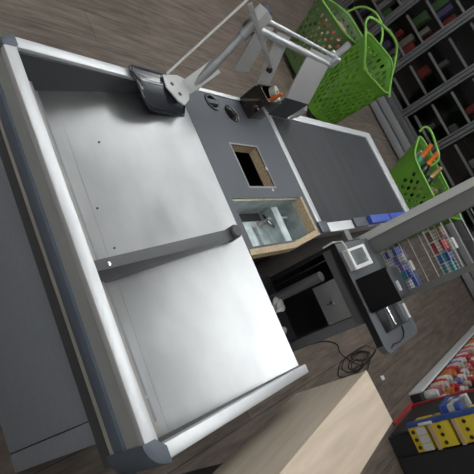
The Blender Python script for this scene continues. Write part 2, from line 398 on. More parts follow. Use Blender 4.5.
v = MB(); v.box(-.285,-.27,1.06,1.53,0,.61); v.obj('footwell_panel', 'dark_cavity', cc)
v = MB(); v.tube([(-.111,1.40,.497),(-.109,1.40,.71)], .017, 14); v.obj('vertical_tube', 'cabinet_grey', cc)
# black curved guide at the tray's far corner
g = MB(); rows = []
for k in range(15):
    y = .862 + (1.045-.862)*k/14
    q = (.925 - y)/.066
    wd_ = .112*(math.sqrt(max(0, 1-q*q)) if q > 0 else 1.); wd_ = max(wd_, .040)
    row = []
    for i in range(13):
        x = -.782 + wd_*i/12
        z = .750 if x < -.745 else .750 - .036*((x+.745)/.075)**2
        if -.752 < x < -.735: z += .002
        row.append(g.bm.verts.new((x, y, z)))
    rows.append(row)
for A, B in zip(rows, rows[1:]):
    for i in range(12): g.bm.faces.new((A[i], A[i+1], B[i+1], B[i]))
gd = g.obj('curved_guide', 'black_gloss', cc); gd['label'] = 'glossy black curved plastic guide'
m_ = gd.modifiers.new('thick', 'SOLIDIFY'); m_.thickness = .005; m_.offset = -1
g = MB(); g.box(-.790,-.762,.875,1.04,ZR-.002,.749,.003); g.obj('guide_foot', 'black_plastic', gd)

# ------------------------------------------------------------------ leaning bracket frame by the board
bf = root('bracket_frame', (-.77, 1.3, .72), 'grey metal bracket frame with pole, rods and two wide plates at the board edge', 'bracket')
def bar(mb, p, q, wdt, thk, side): # flat bar from p to q
    p = Vector(p); q = Vector(q); d = q - p; L = d.length
    m = frame_of(p, d, side); mb.box(-wdt/2, wdt/2, -thk/2, thk/2, 0, L, .0015, m); return mb
P0 = Vector((-.750,1.082,.757)); P1 = Vector((-.84,1.19,1.035))
v = MB(); v.prism([(-.729,.966),(-.689,.990),(-.677,1.012),(-.700,1.042),(-.748,1.070),(-.775,1.075),(-.785,1.035),(-.772,.972)], .7535, .7575, .001)
base_plate = v.obj('base_plate', 'plate_grey', bf)
for x, y in ((-.744,.994),(-.713,1.01)):
    v = MB(); v.lathe([(0,0),(.006,0),(.006,.002),(0,.0025)], (x,y,.7573), 12); v.obj('bolt', 'dark_grey', base_plate)
v = MB(); ba, bb = Vector((-.748,1.058,.753)), Vector((-.772,1.118,.842)); bar(v, ba, bb, .044, .007, (bb-ba).cross(Vector((.48,-.66,.55)))); v.obj('pole_bracket', 'plate_grey', bf)
d = P1 - P0
v = MB(); v.tube([P0 + d*.02, P0 + d*.30], .017, 14); v.tube([P0 + d*.30, P0 + d*.36, P0 + d*.66], [.017,.0135,.0135], 14); v.tube([P0 + d*.66, P0 + d*.72], .0185, 14); v.tube([P0 + d*.72, P0 + d*.90], .014, 14)
pole = v.obj('pole', 'pole_grey', bf)
v = MB(); m4 = frame_of(P0 + d*.99, d, (0,1,0)); v.lathe([(0,-.03),(.012,-.03),(.013,-.012),(.021,-.004),(.021,.004),(0,.006)], (0,0,0), 18, m4); v.obj('pole_cap', 'bumper_rubber', pole)
v = MB(); v.box(-.020,.020,-.020,.020,-.022,.022,.002, frame_of(P0 + d*.90, d, (0,1,0))); v.obj('clamp_block', 'plate_grey', bf)
v = MB(); v.tube([(-.86,1.205,.955),(-.835,1.205,.955)], .022, 16); v.obj('hand_wheel', 'dark_grey', bf)
RA = Vector((-.84,1.17,1.003)); RB = Vector((-.845,1.70,.995))
v = MB(); v.tube([RA, RB], .006, 10); v.obj('rod', 'aluminium', bf)
v = MB(); v.tube([RA + Vector((.012,.02,-.032)), RB + Vector((.012,0,-.032))], .0115, 12); v.obj('cross_tube', 'aluminium', bf)
v = MB(); v.box(-.866,-.822,1.685,1.718,.955,1.005,.004); v.obj('end_block', 'aluminium', bf)
v = MB(); v.tube([(-.845,1.70,1.0),(-.850,1.705,1.06)], .013, 14); ek = v.obj('end_knob', 'aluminium', bf)
v = MB(); v.tube([(-.850,1.705,1.06),(-.8505,1.7055,1.064)], .0125, 14); v.obj('knob_cap', 'chrome', ek)
def plate(name, y0, y1, top, bot, dark_leg=True):
    v = MB()
    v.hexa([(bot[0],bot[1],bot[2]),(bot[0]+.004,bot[1],bot[2]+.003),(bot[0]+.004,bot[1]+(y1-y0),bot[2]+.003),(bot[0],bot[1]+(y1-y0),bot[2]),
            (top[0],y0,top[2]),(top[0]+.004,y0,top[2]+.003),(top[0]+.004,y1,top[2]+.003),(top[0],y1,top[2])], .0008)
    return v.obj(name, 'plate_grey', bf)
pl = plate('wide_plate', 1.52, 1.685, (-.84,0,.985), (-.752,1.52,.822))
v = MB(); v.hexa([(-.752,1.535,.7235),(-.748,1.535,.7235),(-.748,1.665,.7235),(-.752,1.665,.7235),(-.752,1.521,.822),(-.748,1.521,.822),(-.748,1.684,.822),(-.752,1.684,.822)]); v.obj('shaded_leg', 'dark_grey', pl)  # sheet folds down here; its shade is put into the dark grey
v = MB(); v.lathe([(0,0),(.005,0),(.005,.003),(0,.003)], (-.797,1.60,.905), 12, frame_of((0,0,0),(.88,0,.47))); v.obj('bolt', 'dark_grey', pl)
v = MB(); v.box(-.757,-.743,1.69,1.70,.725,.81,.002); v.box(-.76,-.74,1.687,1.71,.75,.80,.003); v.obj('hook', 'plate_grey', pl)
pl = plate('wide_plate', 1.305, 1.378, (-.84,0,.985), (-.793,1.385,.797))
v = MB(); v.box(-.797,-.792,1.39,1.455,.7225,.798); v.obj('shaded_leg', 'dark_grey', pl)  # dark grey again carries the shade on the folded sheet
la, lb = Vector((-.785,1.042,1.05)), Vector((-.785,1.355,.892))
v = MB(); bar(v, la, lb, .014, .004, (lb-la).cross(Vector((.48,-.66,.30)))); lv = v.obj('flat_lever', 'plate_grey', bf)
v = MB(); v.lathe([(0,0),(.009,0),(.009,.014),(0,.014)], (-.790,1.355,.880), 12, frame_of((0,0,0),(.88,0,.47))); v.obj('lever_knob', 'black_plastic', lv)
v = MB(); bar(v, (-.835,1.24,.985), (-.80,1.27,.83), .07, .004, (0,1,0)); v.obj('narrow_plate', 'plate_grey', bf)

v = MB(); v.tube([(-.782,.996,.7545),(-.870,1.141,1.10)], .0036, 8)
o = v.obj('thin_rod', 'white_plastic', loc=(-.782,.996,.7545)); tag(o, 'thin pale rod rising from the tray rail beside the black guide', 'rod')

# holder with odds and ends
ho = root('holder', (-.762,1.43,.7205), 'dark brown glossy holder standing on the grey board', 'holder')
hx, hy = -.750, 1.425
v = MB()
m = Matrix.Translation((hx,hy,.721)) @ Matrix.Rotation(.1, 4, 'Z')
for (a0,a1,b0,b1) in ((-.036,.036,-.045,-.041),(-.036,.036,.041,.045),(-.036,-.032,-.041,.041),(.032,.036,-.041,.041)): v.box(a0,a1,b0,b1,0,.098,.001,m)
v.box(-.035,.035,-.044,.044,0,.005,0,m)
v.obj('cup_body', 'brown_plastic', ho)
v = MB(); v.lathe([(.006,-.011),(.022,-.011),(.022,.011),(.006,.011)], (hx-.006,hy+.022,.728+.095), 20, frame_of((0,0,0),(.3,.2,1))); v.lathe([(0,-.004),(.006,-.004),(.006,.004),(0,.004)], (hx-.006,hy+.022,.823), 12)
o = v.obj('tape_roll', 'silver_foil', loc=(hx,hy,.74)); tag(o, 'small silver roll lying in the brown holder', 'tape roll')
v = MB(); v.tube([(hx+.008,hy+.006,.727),(hx+.012,hy+.008,.80),(hx+.020,hy+.012,.852)], [.007,.007,.006], 10)
o = v.obj('marker', 'orange_foil', loc=(hx,hy,.727)); tag(o, 'orange marker sticking out of the brown holder', 'marker')
v = MB(); v.box(.006,.024,.018,.040,.006,.104,.001,m)
o = v.obj('card_stack', 'paper_white', loc=(hx,hy,.727)); tag(o, 'white card slips standing in the brown holder', 'card')
# belt divider
v = MB(); v.box(-.291,-.254,1.935,2.49,.7235,.752,.004)
dv = v.obj('checkout_divider', 'divider_blue', loc=(-.272,2.2,.7235)); tag(dv, 'blue checkout divider lying in the rail beside the black belt', 'divider')
v = MB(); v.box(-.2925,-.2525,2.15,2.165,.7235,.7535,.001); v.obj('band', 'ink_dark', dv)
v = MB(); v.box(-.2925,-.2525,1.933,2.15,.7238,.7300,.001); v.obj('paper_strip', 'paper_white', dv)
# litter in the footwell
def crumple(name, c, r, m_, label, cat, sq=.7):
    bm = bmesh.new(); bmesh.ops.create_icosphere(bm, subdivisions=3, radius=r)
    for q in bm.verts:
        n = math.sin(q.co.x*160+q.co.y*90)*math.cos(q.co.z*140+q.co.x*60)
        q.co *= 1 + .22*n; q.co.z *= sq
    zmin = min(q.co.z for q in bm.verts)
    x = MB(); x.bm.free(); x.bm = bm
    for q in bm.verts: q.co += Vector((c[0], c[1], c[2]-zmin))
    o = x.obj(name, m_, loc=c, smooth=False); return tag(o, label, cat)
crumple('plastic_bag', (-.085,1.385,.498), .026, 'post_light', 'crumpled white bag inside the dark footwell by the tray edge', 'bag')
crumple('crumpled_paper', (.0,1.365,.498), .015, 'post_light', 'small white crumpled paper in the dark footwell nearest the drawer post', 'paper')

# ------------------------------------------------------------------ cashier desk
dk = root('cashier_desk', (0, 1.6, 0), 'small grey cashier desk with rounded corners and a locked drawer', 'desk')
def rrect(x0, x1, y0, y1, r, which=(1,1,1,1), n=6):
    pts = []
    for (cx, cy, a0, on) in ((x1-r,y0+r,-PI/2,which[0]),(x1-r,y1-r,0,which[1]),(x0+r,y1-r,PI/2,which[2]),(x0+r,y0+r,PI,which[3])):
        if on:
            for k in range(n+1):
                a = a0 + PI/2*k/n; pts.append((cx+r*math.cos(a), cy+r*math.sin(a)))
        else:
            pts.append({-PI/2:(x1,y0),0:(x1,y1),PI/2:(x0,y1),PI:(x0,y0)}[a0])
    return pts
v = MB(); v.prism(rrect(-.185,.197,1.430,1.745,.03,(1,1,0,0))[:-2] + [(-.116,1.745),(-.116,1.695),(-.185,1.695),(-.185,1.43)], .768, .790, .003); top = v.obj('desktop', 'desk_grey', dk)
v = MB(); v.box(-.186,.165,1.4265,1.4305,.767,.7895); v.obj('edge_band', 'black_plastic', top)
v = MB(); v.box(-.18,.075,1.447,1.462,.725,.765,.001); v.obj('apron', 'cabinet_grey', dk)
v = MB(); v.box(-.18,.075,1.4445,1.448,.7635,.767); v.obj('apron_trim', 'aluminium', dk)
v = MB(); v.box(-.088,.047,1.450,1.70,.630,.724,.002); dr = v.obj('drawer', 'drawer_grey', dk)
v = MB(); v.lathe([(0,0),(.008,0),(.008,.004),(.004,.006),(.004,.010),(0,.010)], (-.018,1.450,.680), 14, frame_of((0,0,0),(0,-1,0))); v.box(-.0195,-.0165,1.432,1.442,.665,.695,.001); v.obj('lock', 'lock_metal', dr)
v = MB(); v.box(.049,.084,1.450,1.75,0,.767,.002); v.obj('side_panel', 'cabinet_grey', dk)
v = MB(); v.box(-.18,.049,1.70,1.715,0,.767); v.box(-.195,-.18,1.475,1.69,0,.767); v.obj('back_panel', 'dark_cavity', dk)
# payment terminal
te = root('card_terminal', (-.12,1.49,.79), 'white card terminal with grey screen on the cashier desk', 'card terminal')
tm = Matrix.Translation((-.114,1.482,.79)) @ Matrix.Scale(.9, 4) @ Matrix.Rotation(.02, 4, 'Z') @ Matrix.Rotation(math.radians(16), 4, 'X')
def tb(x0,x1,y0,y1,z0,z1,bv): return MB().box(x0,x1,y0,y1,z0,z1,bv,tm)
m0 = Matrix.Translation((-.114,1.482,.79)) @ Matrix.Scale(.9, 4)
MB().box(-.045,.030,-.040,.065,0,.010,.003,m0).obj('stand', 'white_plastic', te)
tb(-.046,.034,-.044,.052,.014,.028,.004).obj('lower_body', 'white_plastic', te)
tb(-.044,.036,-.046,.056,.031,.046,.005).obj('upper_body', 'white_plastic', te)
sc_ = tb(-.034,.022,-.036,.036,.0455,.0475,.001).obj('screen', 'screen_grey', te); sc_['label'] = 'grey display'
v = MB(); v.box(-.042,.034,-.043,.05,.026,.033,.001,tm); v.obj('gap_band', 'post_light', te)
v = MB(); v.tube([(-.155,1.47,.80),(-.165,1.452,.81),(-.185,1.44,.81),(-.192,1.422,.79),(-.19,1.418,.75)], .003, 8); v.obj('cable', 'white_plastic', te)
# leaning black display
mo = root('display', (0,1.47,.79), 'black flat display leaning on the cashier desk', 'display')
v = MB(); v.hexa([(-.054,1.440,.794),(.062,1.440,.794),(.062,1.452,.790),(-.054,1.452,.790),(-.054,1.498,.880),(.062,1.503,.880),(.062,1.515,.874),(-.054,1.512,.874)], .003); v.obj('screen_panel', 'monitor_black', mo)
v = MB(); v.box(-.02,.03,1.47,1.525,.790,.80,.002); v.hexa([(-.01,1.50,.79),(.02,1.50,.79),(.02,1.52,.79),(-.01,1.52,.79),(-.01,1.505,.86),(.02,1.505,.86),(.02,1.51,.86),(-.01,1.51,.86)]); v.obj('display_stand', 'black_plastic', mo)
pr = root('label_printer', (0,1.62,.79), 'dark box printer behind the black display', 'printer')
MB().box(-.045,.055,1.555,1.66,.790,.858,.006).obj('printer_body', 'dark_grey', pr)
MB().box(.0,.035,1.575,1.583,.858,.866,.001).obj('paper_strip', 'paper_white', pr)
# receipt printer
cp = root('receipt_printer', (.1,1.56,.79), 'black device with silver bar at the rounded end of the cashier desk', 'receipt printer')
MB().hexa([(.052,1.476,.7905),(.140,1.482,.7905),(.140,1.60,.7905),(.052,1.60,.7905),(.056,1.490,.815),(.136,1.496,.815),(.136,1.59,.838),(.056,1.59,.838)], .004).obj('printer_body', 'black_plastic', cp)
MB().hexa([(.058,1.545,.82),(.134,1.55,.82),(.134,1.60,.82),(.058,1.60,.82),(.060,1.552,.842),(.132,1.556,.842),(.132,1.598,.846),(.060,1.598,.846)], .003).obj('grey_lid', 'desk_grey', cp)
MB().box(.076,.126,1.572,1.588,.844,.8485,.001).obj('paper_slot', 'post_light', cp)
MB().hexa([(.064,1.506,.814),(.126,1.511,.814),(.126,1.517,.816),(.064,1.512,.816),(.064,1.506,.821),(.126,1.511,.821),(.126,1.517,.823),(.064,1.512,.823)], .001).obj('silver_bar', 'chrome', cp)
v = MB(); v.tube([(.142,1.60,.80),(.165,1.61,.7935),(.18,1.585,.7935),(.183,1.54,.7935),(.178,1.49,.7935),(.19,1.455,.785)], .0025, 8); v.obj('cable', 'cable_black', cp)

# ------------------------------------------------------------------ wire screen with posts
ws = root('wire_screen', (-.07,1.73,.72), 'wire grid screen between grey upright posts behind the cashier desk', 'screen')
v = MB(); v.box(-.204,-.176,1.700,1.735,.716,1.95,.002); v.obj('post_flange', 'post_light', ws)  # paler than the post; its different reflection is put into the colour
v = MB(); v.box(-.176,-.122,1.706,1.755,.716,1.95,.003); v.obj('post', 'post_dark', ws)
v = MB(); v.box(.046,.068,1.715,1.745,.79,1.95,.002); v.obj('post', 'post_dark', ws)
v = MB(); v.box(-.2515,-.12,1.706,1.75,.700,.716); v.obj('post_foot', 'post_dark', ws)
v = MB()
for z in (.80,.822,.845,.868,.905,.945,.965,.985,1.008,1.032,1.065,1.10,1.14,1.18,1.22,1.26,1.30):
    v.tube([(-.124,1.752,z),(.050,1.742,z)], .0020 if z in (.905,.945,.868,1.032,1.10) else .0012, 6, cap=False)
v.obj('cross_wire', 'wire', ws)
v = MB()
for k in range(1, 15):
    x = -.124 + .0116*k
    v.tube([(x,1.754,.79),(x,1.7535,.87)], .0008, 6, cap=False)
v.tube([(-.124,1.7536,.87),(.05,1.7536,.87)], .0008, 6); v.tube([(-.124,1.754,.792),(.05,1.754,.792)], .0008, 6)
v.obj('fine_grid', 'shelf_black', ws)
v = MB()
for k in range(1, 15):
    x = -.124 + .0116*k
    v.tube([(x,1.752,.955),(x,1.750,1.035)], .0008, 6, cap=False)
v.obj('fine_grid', 'shelf_black', ws)
def wshelf(z, y0, y1):
    v = MB()
    for k in range(7): v.tube([(-.12,y0+(y1-y0)*k/6,z),(.06,y0+(y1-y0)*k/6,z)], .0013, 6)
    for x in (-.115,-.07,-.025,.02,.055): v.tube([(x,y0-.005,z-.002),(x,y1,z-.002),(x,y1,z+.03)], .0013, 6)
    v.tube([(-.12,y1,z+.03),(.06,y1,z+.03)], .0013, 6)
    v.obj('wire_shelf', 'wire', ws)
wshelf(.792, 1.752, 1.86); wshelf(.962, 1.752, 1.85)
def pack(name, x0, x1, y0, y1, z0, h, m_, label, cat, group=None, band=None, tilt=0):
    o = root(name, ((x0+x1)/2,(y0+y1)/2,z0), label, cat, group)
    MB().box(x0,x1,y0,y1,z0,z0+h,.002).obj('wrapper', m_, o)
    if band: MB().box(x0-.0006,x1+.0006,y0-.0006,y1+.0006,z0+h*.35,z0+h*.7).obj('label_band', band, o)
    return o
lows = [('blue',-.112,-.085,.05,'white','blue pack with white band at the post end of the lower wire shelf'),('white',-.083,-.052,.062,'purple','white pack with purple band on the lower wire shelf'),
        ('purple',-.050,-.022,.045,'white','purple pack beside the white one on the lower wire shelf'),('blue',-.020,.010,.058,'teal','blue pack with teal band on the lower wire shelf'),('white',.012,.052,.040,'blue','low white pack with blue band next to the slim post')]
for c_, x0, x1, h, bnd, lab in lows: pack('snack_pack', x0, x1, 1.76, 1.80, .7935, h, 'pack_'+c_, lab, 'pack', band='pack_'+bnd)
for c_, x0, x1, h, bnd, lab in [('purple',-.10,-.06,.05,'white','purple pack in the back row of the lower wire shelf near the thick post'),('white',-.05,-.01,.055,'blue','white pack in the back row of the lower wire shelf'),('blue',0,.05,.05,'white','blue pack in the back row of the lower wire shelf by the slim post')]:
    pack('snack_pack', x0, x1, 1.81, 1.85, .7935, h, 'pack_'+c_, lab, 'pack', band='pack_'+bnd)
for c_, x0, x1, h, bnd, lab in [('brown',-.112,-.075,.055,'cream','brown pack at the post end of the upper wire shelf'),('red',-.070,-.030,.045,'white','red pack with white band on the upper wire shelf'),
        ('white',-.062,-.020,.062,'pink','tall white pack with pink band behind the red one on the upper wire shelf'),('blue',-.022,.008,.04,'teal','blue pack with teal band on the upper wire shelf'),('teal',.012,.048,.036,'white','teal pack with white band on the upper wire shelf by the slim post')]:
    yy = 1.81 if 'behind' in lab else 1.76
    pack('snack_pack', x0, x1, yy, yy+.035, .9635, h, 'pack_'+c_, lab, 'pack', band='pack_'+bnd)

# ------------------------------------------------------------------ black cable on the floor
pts = []
rng = random.Random(3)
for k in range(84):
    a = k*.36; rr = .055 + .03*math.sin(k*.21) + rng.uniform(-.008,.008)
    pts.append((.335 + rr*.75*math.cos(a) + .02*math.sin(k*.05), 2.66 + rr*3.6*math.sin(a)*(.7+.3*math.cos(k*.11)), .006 + .010*(.5+.5*math.sin(k*.37))))
pts = [(.13,2.28,.006),(.145,2.42,.006),(.20,2.55,.006),(.25,2.50,.008)] + pts + [(.36,2.74,.008),(.37,2.84,.006),(.345,2.98,.006),(.30,3.08,.006)]
pp = [Vector(q) for q in pts]
for _ in range(2):
    nn = [pp[0]]
    for u, w_ in zip(pp, pp[1:]): nn += [u.lerp(w_, .25), u.lerp(w_, .75)]
    pp = nn + [pp[-1]]
v = MB(); v.tube(pp, .0028, 6); o = v.obj('cable', 'cable_black', loc=(.3,2.6,0)); tag(o, 'tangled black cable lying on the wooden floor beyond the desk', 'cable')
v = MB(); v.prism([(.495,2.86),(.525,2.862),(.528,2.895),(.505,2.90)], .0, .006, .001); o = v.obj('paper_scrap', 'paper_white', loc=(.51,2.875,0)); tag(o, 'tiny white scrap on the floor beside the wood-grain unit', 'scrap')

# ------------------------------------------------------------------ wood-grain unit
ww = root('wood_unit', (.3,.75,0), 'pale oak box unit raised on a dark pedestal beside the collecting tray', 'cabinet')
A0, A1, A2, A3 = (.175,1.147), (.313,1.159), (.388,.40), (.262,.36)
v = MB(); v.prism([A3, A2, A1, A0], .835, .850, .001); v.obj('unit_top', 'oak', ww)
def ins(p, k=.0012): return (p[0] + (.28-p[0])*k*6, p[1] + (.75-p[1])*k*2)
v = MB(); v.prism([ins(A3), ins(A2), ins(A1), ins(A0)], .613, .835); v.obj('unit_body', 'oak_side', ww)
v = MB(); v.prism([(.33,.45),(.375,.45),(.315,1.02),(.275,1.02)], 0, .613, .0); v.obj('pedestal', 'dark_grey', ww)

# ------------------------------------------------------------------ green baskets
def lerp(a, b, t): return Vector(a) + (Vector(b) - Vector(a)) * t
def loop_pts(n=64, p=5.0):
    out = []
    for k in range(n):
        a = 2*PI*k/n + PI/4 + 1e-4
        cx, cy = math.cos(a), math.sin(a)
        s_ = (abs(cx)**p + abs(cy)**p) ** (-1/p)
        out.append(((cx*s_+1)/2, (cy*s_+1)/2))
    return out
def basket(name, label, bot, top, body_m, rim_m, slit_t, handle=None, solid=None, group=None):
    # bot, top: four corners in ring order
    c = sum((Vector(q) for q in bot), Vector())/4
    o = root(name, (c.x, c.y, 0), label, 'basket', group)
    NT, NV = 52, 12
    def P(ab, vv):
        a, b_ = ab
        B = lerp(lerp(bot[0], bot[1], a), lerp(bot[3], bot[2], a), b_); T = lerp(lerp(top[0], top[1], a), lerp(top[3], top[2], a), b_)
        return B.lerp(T, vv)
    fine = loop_pts(NT*2)
    g = MB(); bm = g.bm
    vg = {}
    def gv(i, j):   # half-step grid vertex
        i %= NT*2
        if (i, j) not in vg: vg[(i, j)] = bm.verts.new(P(fine[i], j/(2*NV)))
        return vg[(i, j)]
    for i in range(NT):
        for j in range(NV):
            i0, j0 = 2*i, 2*j
            ring = [gv(i0,j0),gv(i0+1,j0),gv(i0+2,j0),gv(i0+2,j0+1),gv(i0+2,j0+2),gv(i0+1,j0+2),gv(i0,j0+2),gv(i0,j0+1)]
            ab = fine[(i0+1) % (NT*2)]
            hole = 1 <= j < NV-1 and (i + (j % 2)*0) % 2 == (j % 2)
            ts = slit_t(ab, j/NV)
            if ts == 'solid': hole = False
            if not hole:
                bm.faces.new(ring); continue
            cen = P(ab, (j0+1)/(2*NV))
            inner = []
            for q_ in ring:
                dlt = q_.co - cen
                inner.append(bm.verts.new(cen + dlt*(.82 if q_ in (ring[1],ring[3],ring[5],ring[7]) else .64)))
            for k in range(8): bm.faces.new((ring[k], ring[(k+1)%8], inner[(k+1)%8], inner[k]))
    bm.faces.new([gv(i, 0) for i in range(NT*2)][::-1])
    body = g.obj('basket_body', body_m, o)
    md = body.modifiers.new('thick', 'SOLIDIFY'); md.thickness = .005; md.offset = 0
    r_ = MB(); r_.tube([P(q, 1.0) for q in fine], .0085, 8, closed=True); r_.obj('rim', rim_m, o)
    for hn, pts in (handle or []):
        h = MB(); 
        # smooth the handle path
        pp = [Vector(q) for q in pts]
        for _ in range(3):
            nn = [pp[0]]
            for u, w_ in zip(pp, pp[1:]): nn += [u.lerp(w_, .25), u.lerp(w_, .75)]
            nn.append(pp[-1]); pp = nn
        h.tube(pp, .010, 8); h.obj(hn, rim_m, o)
    for q in bot:
        d_ = (Vector((c.x, c.y, 0)) - Vector((q[0], q[1], 0)))*.12
        MB().tube([(q[0]+d_.x, q[1]+d_.y-.012, .025),(q[0]+d_.x, q[1]+d_.y+.012, .025)], .025, 12).obj('wheel', 'black_plastic', o)
    return o
def none(ab, v): return ''
basket('shopping_basket', 'tall empty bright green rolling basket behind the belt, its handle raised',
       [(-1.56,3.69,.05),(-1.42,3.93,.05),(-1.64,4.02,.05),(-1.80,3.72,.05)], [(-1.574,3.665,.60),(-1.379,3.968,.60),(-1.66,4.10,.74),(-1.89,3.74,.74)], 'basket_green', 'basket_rim', none,
       [('swing_handle', [(-1.574,3.665,.60),(-1.70,3.58,.72),(-1.88,3.54,.83),(-1.80,3.72,.87),(-1.70,3.90,.87),(-1.62,3.95,.80),(-1.50,3.97,.68),(-1.379,3.968,.60)])])
basket('shopping_basket', 'dull green rolling basket holding pinkish red packs, beside the tall empty basket',
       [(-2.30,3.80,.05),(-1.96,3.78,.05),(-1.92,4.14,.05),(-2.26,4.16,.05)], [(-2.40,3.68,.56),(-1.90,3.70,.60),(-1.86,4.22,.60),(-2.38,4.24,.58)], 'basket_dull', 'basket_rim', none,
       [('swing_handle', [(-2.38,4.24,.58),(-2.34,4.26,.72),(-2.15,4.26,.80),(-1.94,4.24,.73),(-1.86,4.22,.60)])])
def b2solid(ab, v): return 'solid' if ab[0] < .17 else ''
basket('shopping_basket', 'green rolling basket full of foil-topped bottles, behind the grey post',
       [(-.78,4.00,.05),(-.33,3.90,.05),(-.27,4.20,.05),(-.82,4.24,.05)], [(-.84,3.95,.550),(-.30,3.80,.57),(-.22,4.20,.60),(-1.04,4.17,.64)], 'basket_green', 'basket_rim', b2solid,
       [('swing_handle', [(-1.04,4.15,.64),(-1.06,4.16,.70),(-1.0,4.2,.715),(-.86,4.14,.70),(-.75,4.10,.69),(-.72,4.08,.62),(-.74,4.02,.58)])])
BOT = root('bottle', (0,0,0), '', 'bottle')
def bottle(base, tip, foil, bodym, labm, label):
    base = Vector(base); tip = Vector(tip); L = (tip-base).length
    o = root('bottle', base, label, 'bottle', 'foil-topped bottles in the green basket')
    m = frame_of(base, tip-base)
    MB().lathe([(0,0),(.036,0),(.039,.006),(.039,L*.50),(.034,L*.60),(.020,L*.70),(.014,L*.76),(.014,L*.80),(0,L*.80)], (0,0,0), 18, m).obj('glass_body', bodym, o)
    MB().lathe([(.0215,L*.68),(.0185,L*.76),(.0175,L*.94),(.019,L*.955),(.018,L*.99),(.010,L),(0,L)], (0,0,0), 18, m).obj('foil_top', foil, o)
    MB().lathe([(.0398,L*.16),(.0398,L*.46)], (0,0,0), 18, m).obj('paper_label', labm, o)
bpy.data.objects.remove(BOT)
bottle((-.72,4.02,.35), (-.868,4.05,.692), 'orange_foil', 'bottle_green', 'pack_teal', 'orange-topped bottle with teal label in the green basket')
bottle((-.635,4.0,.37), (-.789,4.05,.704), 'orange_foil', 'bottle_dark', 'ink_dark', 'orange-topped bottle with dark label in the green basket')
bottle((-.56,3.98,.36), (-.668,4.04,.676), 'gold_foil', 'bottle_dark', 'pack_brown', 'gold-topped bottle with brown label in the green basket')
bottle((-.45,3.98,.26), (-.522,4.0,.575), 'gold_foil', 'bottle_dark', 'pack_cream', 'short gold-topped bottle at the post side of the green basket')
bottle((-.80,4.10,.28), (-.872,4.10,.595), 'silver_foil', 'bottle_green', 'pack_cream', 'silver-topped bottle at the handle side of the green basket')
for k, (x, y, z, c_) in enumerate([(-2.27,3.92,.40,'pink'),(-2.14,3.92,.40,'red'),(-2.02,3.94,.40,'pink'),(-2.24,4.06,.40,'red'),(-2.08,4.07,.40,'pink'),(-2.16,3.98,.47,'pink')]):
    lab = ['pink pack at the customer-side front corner of the dull green basket','red pack in the middle front of the dull green basket','pink pack at the front of the dull green basket, towards the tall basket','red pack at the back of the dull green basket','pink pack at the back of the dull green basket','pink pack lying on top of the others in the dull green basket'][k]
    pack('meat_pack', x-.05, x+.05, y-.05, y+.05, z, .07, 'pack_'+c_, lab, 'pack', 'packs in the dull green basket', band='pack_red' if c_ == 'pink' else 'pack_white')
for (x, y) in ((-2.14,3.97),):
    v = MB(); v.box(-2.255,-1.985,3.84,4.10,.06,.40,.006); o = v.obj('carton', 'carton_tan', loc=(-2.12,3.97,.06)); tag(o, 'cardboard carton under the packs in the dull green basket', 'carton')

# ------------------------------------------------------------------ refrigerated cabinet
fx0, fx1, fy, fh = -5.35, 1.48, 5.60, 2.05
fr = root('refrigerated_cabinet', (-2,5.9,0), 'long dark grey refrigerated cabinet with glass doors along the far wall', 'refrigerator')
v = MB(); v.box(fx0,fx1,fy+.04,6.5,0,.16,.004); v.obj('plinth', 'fridge_frame', fr)
v = MB(); v.box(fx0,fx1,fy-.02,fy+.04,.02,.10,.006); v.obj('kick_plate', 'fridge_grey', fr)
v = MB(); v.box(fx0,fx1,fy+.0,fy+.05,.112,.20,.005); v.obj('grille', 'fridge_grey', fr)
v = MB(); v.box(fx0,fx1,fy+.005,fy+.06,.207,.275,.005); v.obj('lower_rail', 'fridge_frame', fr)
v = MB(); v.box(fx0,fx1,6.45,6.55,.16,fh); v.box(fx0,fx0+.04,fy,6.5,.16,fh); v.box(fx1-.04,fx1,fy,6.5,.16,fh); v.obj('fridge_body', 'fridge_dark', fr)
v = MB(); v.box(fx0,fx1,fy,6.55,fh,fh+.25,.01); v.obj('header', 'fridge_grey', fr)
mull = [-1.15-.525*k for k in range(-4, 8)]
for x in mull:
    v = MB(); v.box(x-.019,x+.019,fy-.002,fy+.05,.20,fh,.004); v.box(x-.005,x+.005,fy-.005,fy,.20,fh); v.obj('mullion', 'fridge_mullion', fr)
for a_, b_ in zip(mull[1:], mull[:-1]):
    v = MB()
    for (x0,x1,z0,z1) in ((a_+.027,a_+.05,.28,fh),(b_-.05,b_-.027,.28,fh),(a_+.05,b_-.05,.28,.31),(a_+.05,b_-.05,fh-.03,fh)): v.box(x0,x1,fy+.004,fy+.03,z0,z1,.002)
    dd = v.obj('door', 'fridge_frame', fr)
    v = MB(); v.box(a_+.05,b_-.05,fy+.014,fy+.020,.31,fh-.03); v.obj('glass_pane', 'glass', dd)
shz = (.375,.59,.82,1.06,1.30,1.55)
for z in shz:
    v = MB(); v.box(fx0+.05,fx1-.05,fy+.09,6.4,z-.022,z-.004); sh = v.obj('shelf', 'fridge_dark', fr)
for a_, b_ in zip(mull[1:], mull[:-1]):
    for z in shz[:5]:
        v = MB(); v.box(a_+.065,b_-.065,fy+.075,fy+.092,z-.014,z+.012,.002); v.obj('price_rail', 'price_rail', fr)
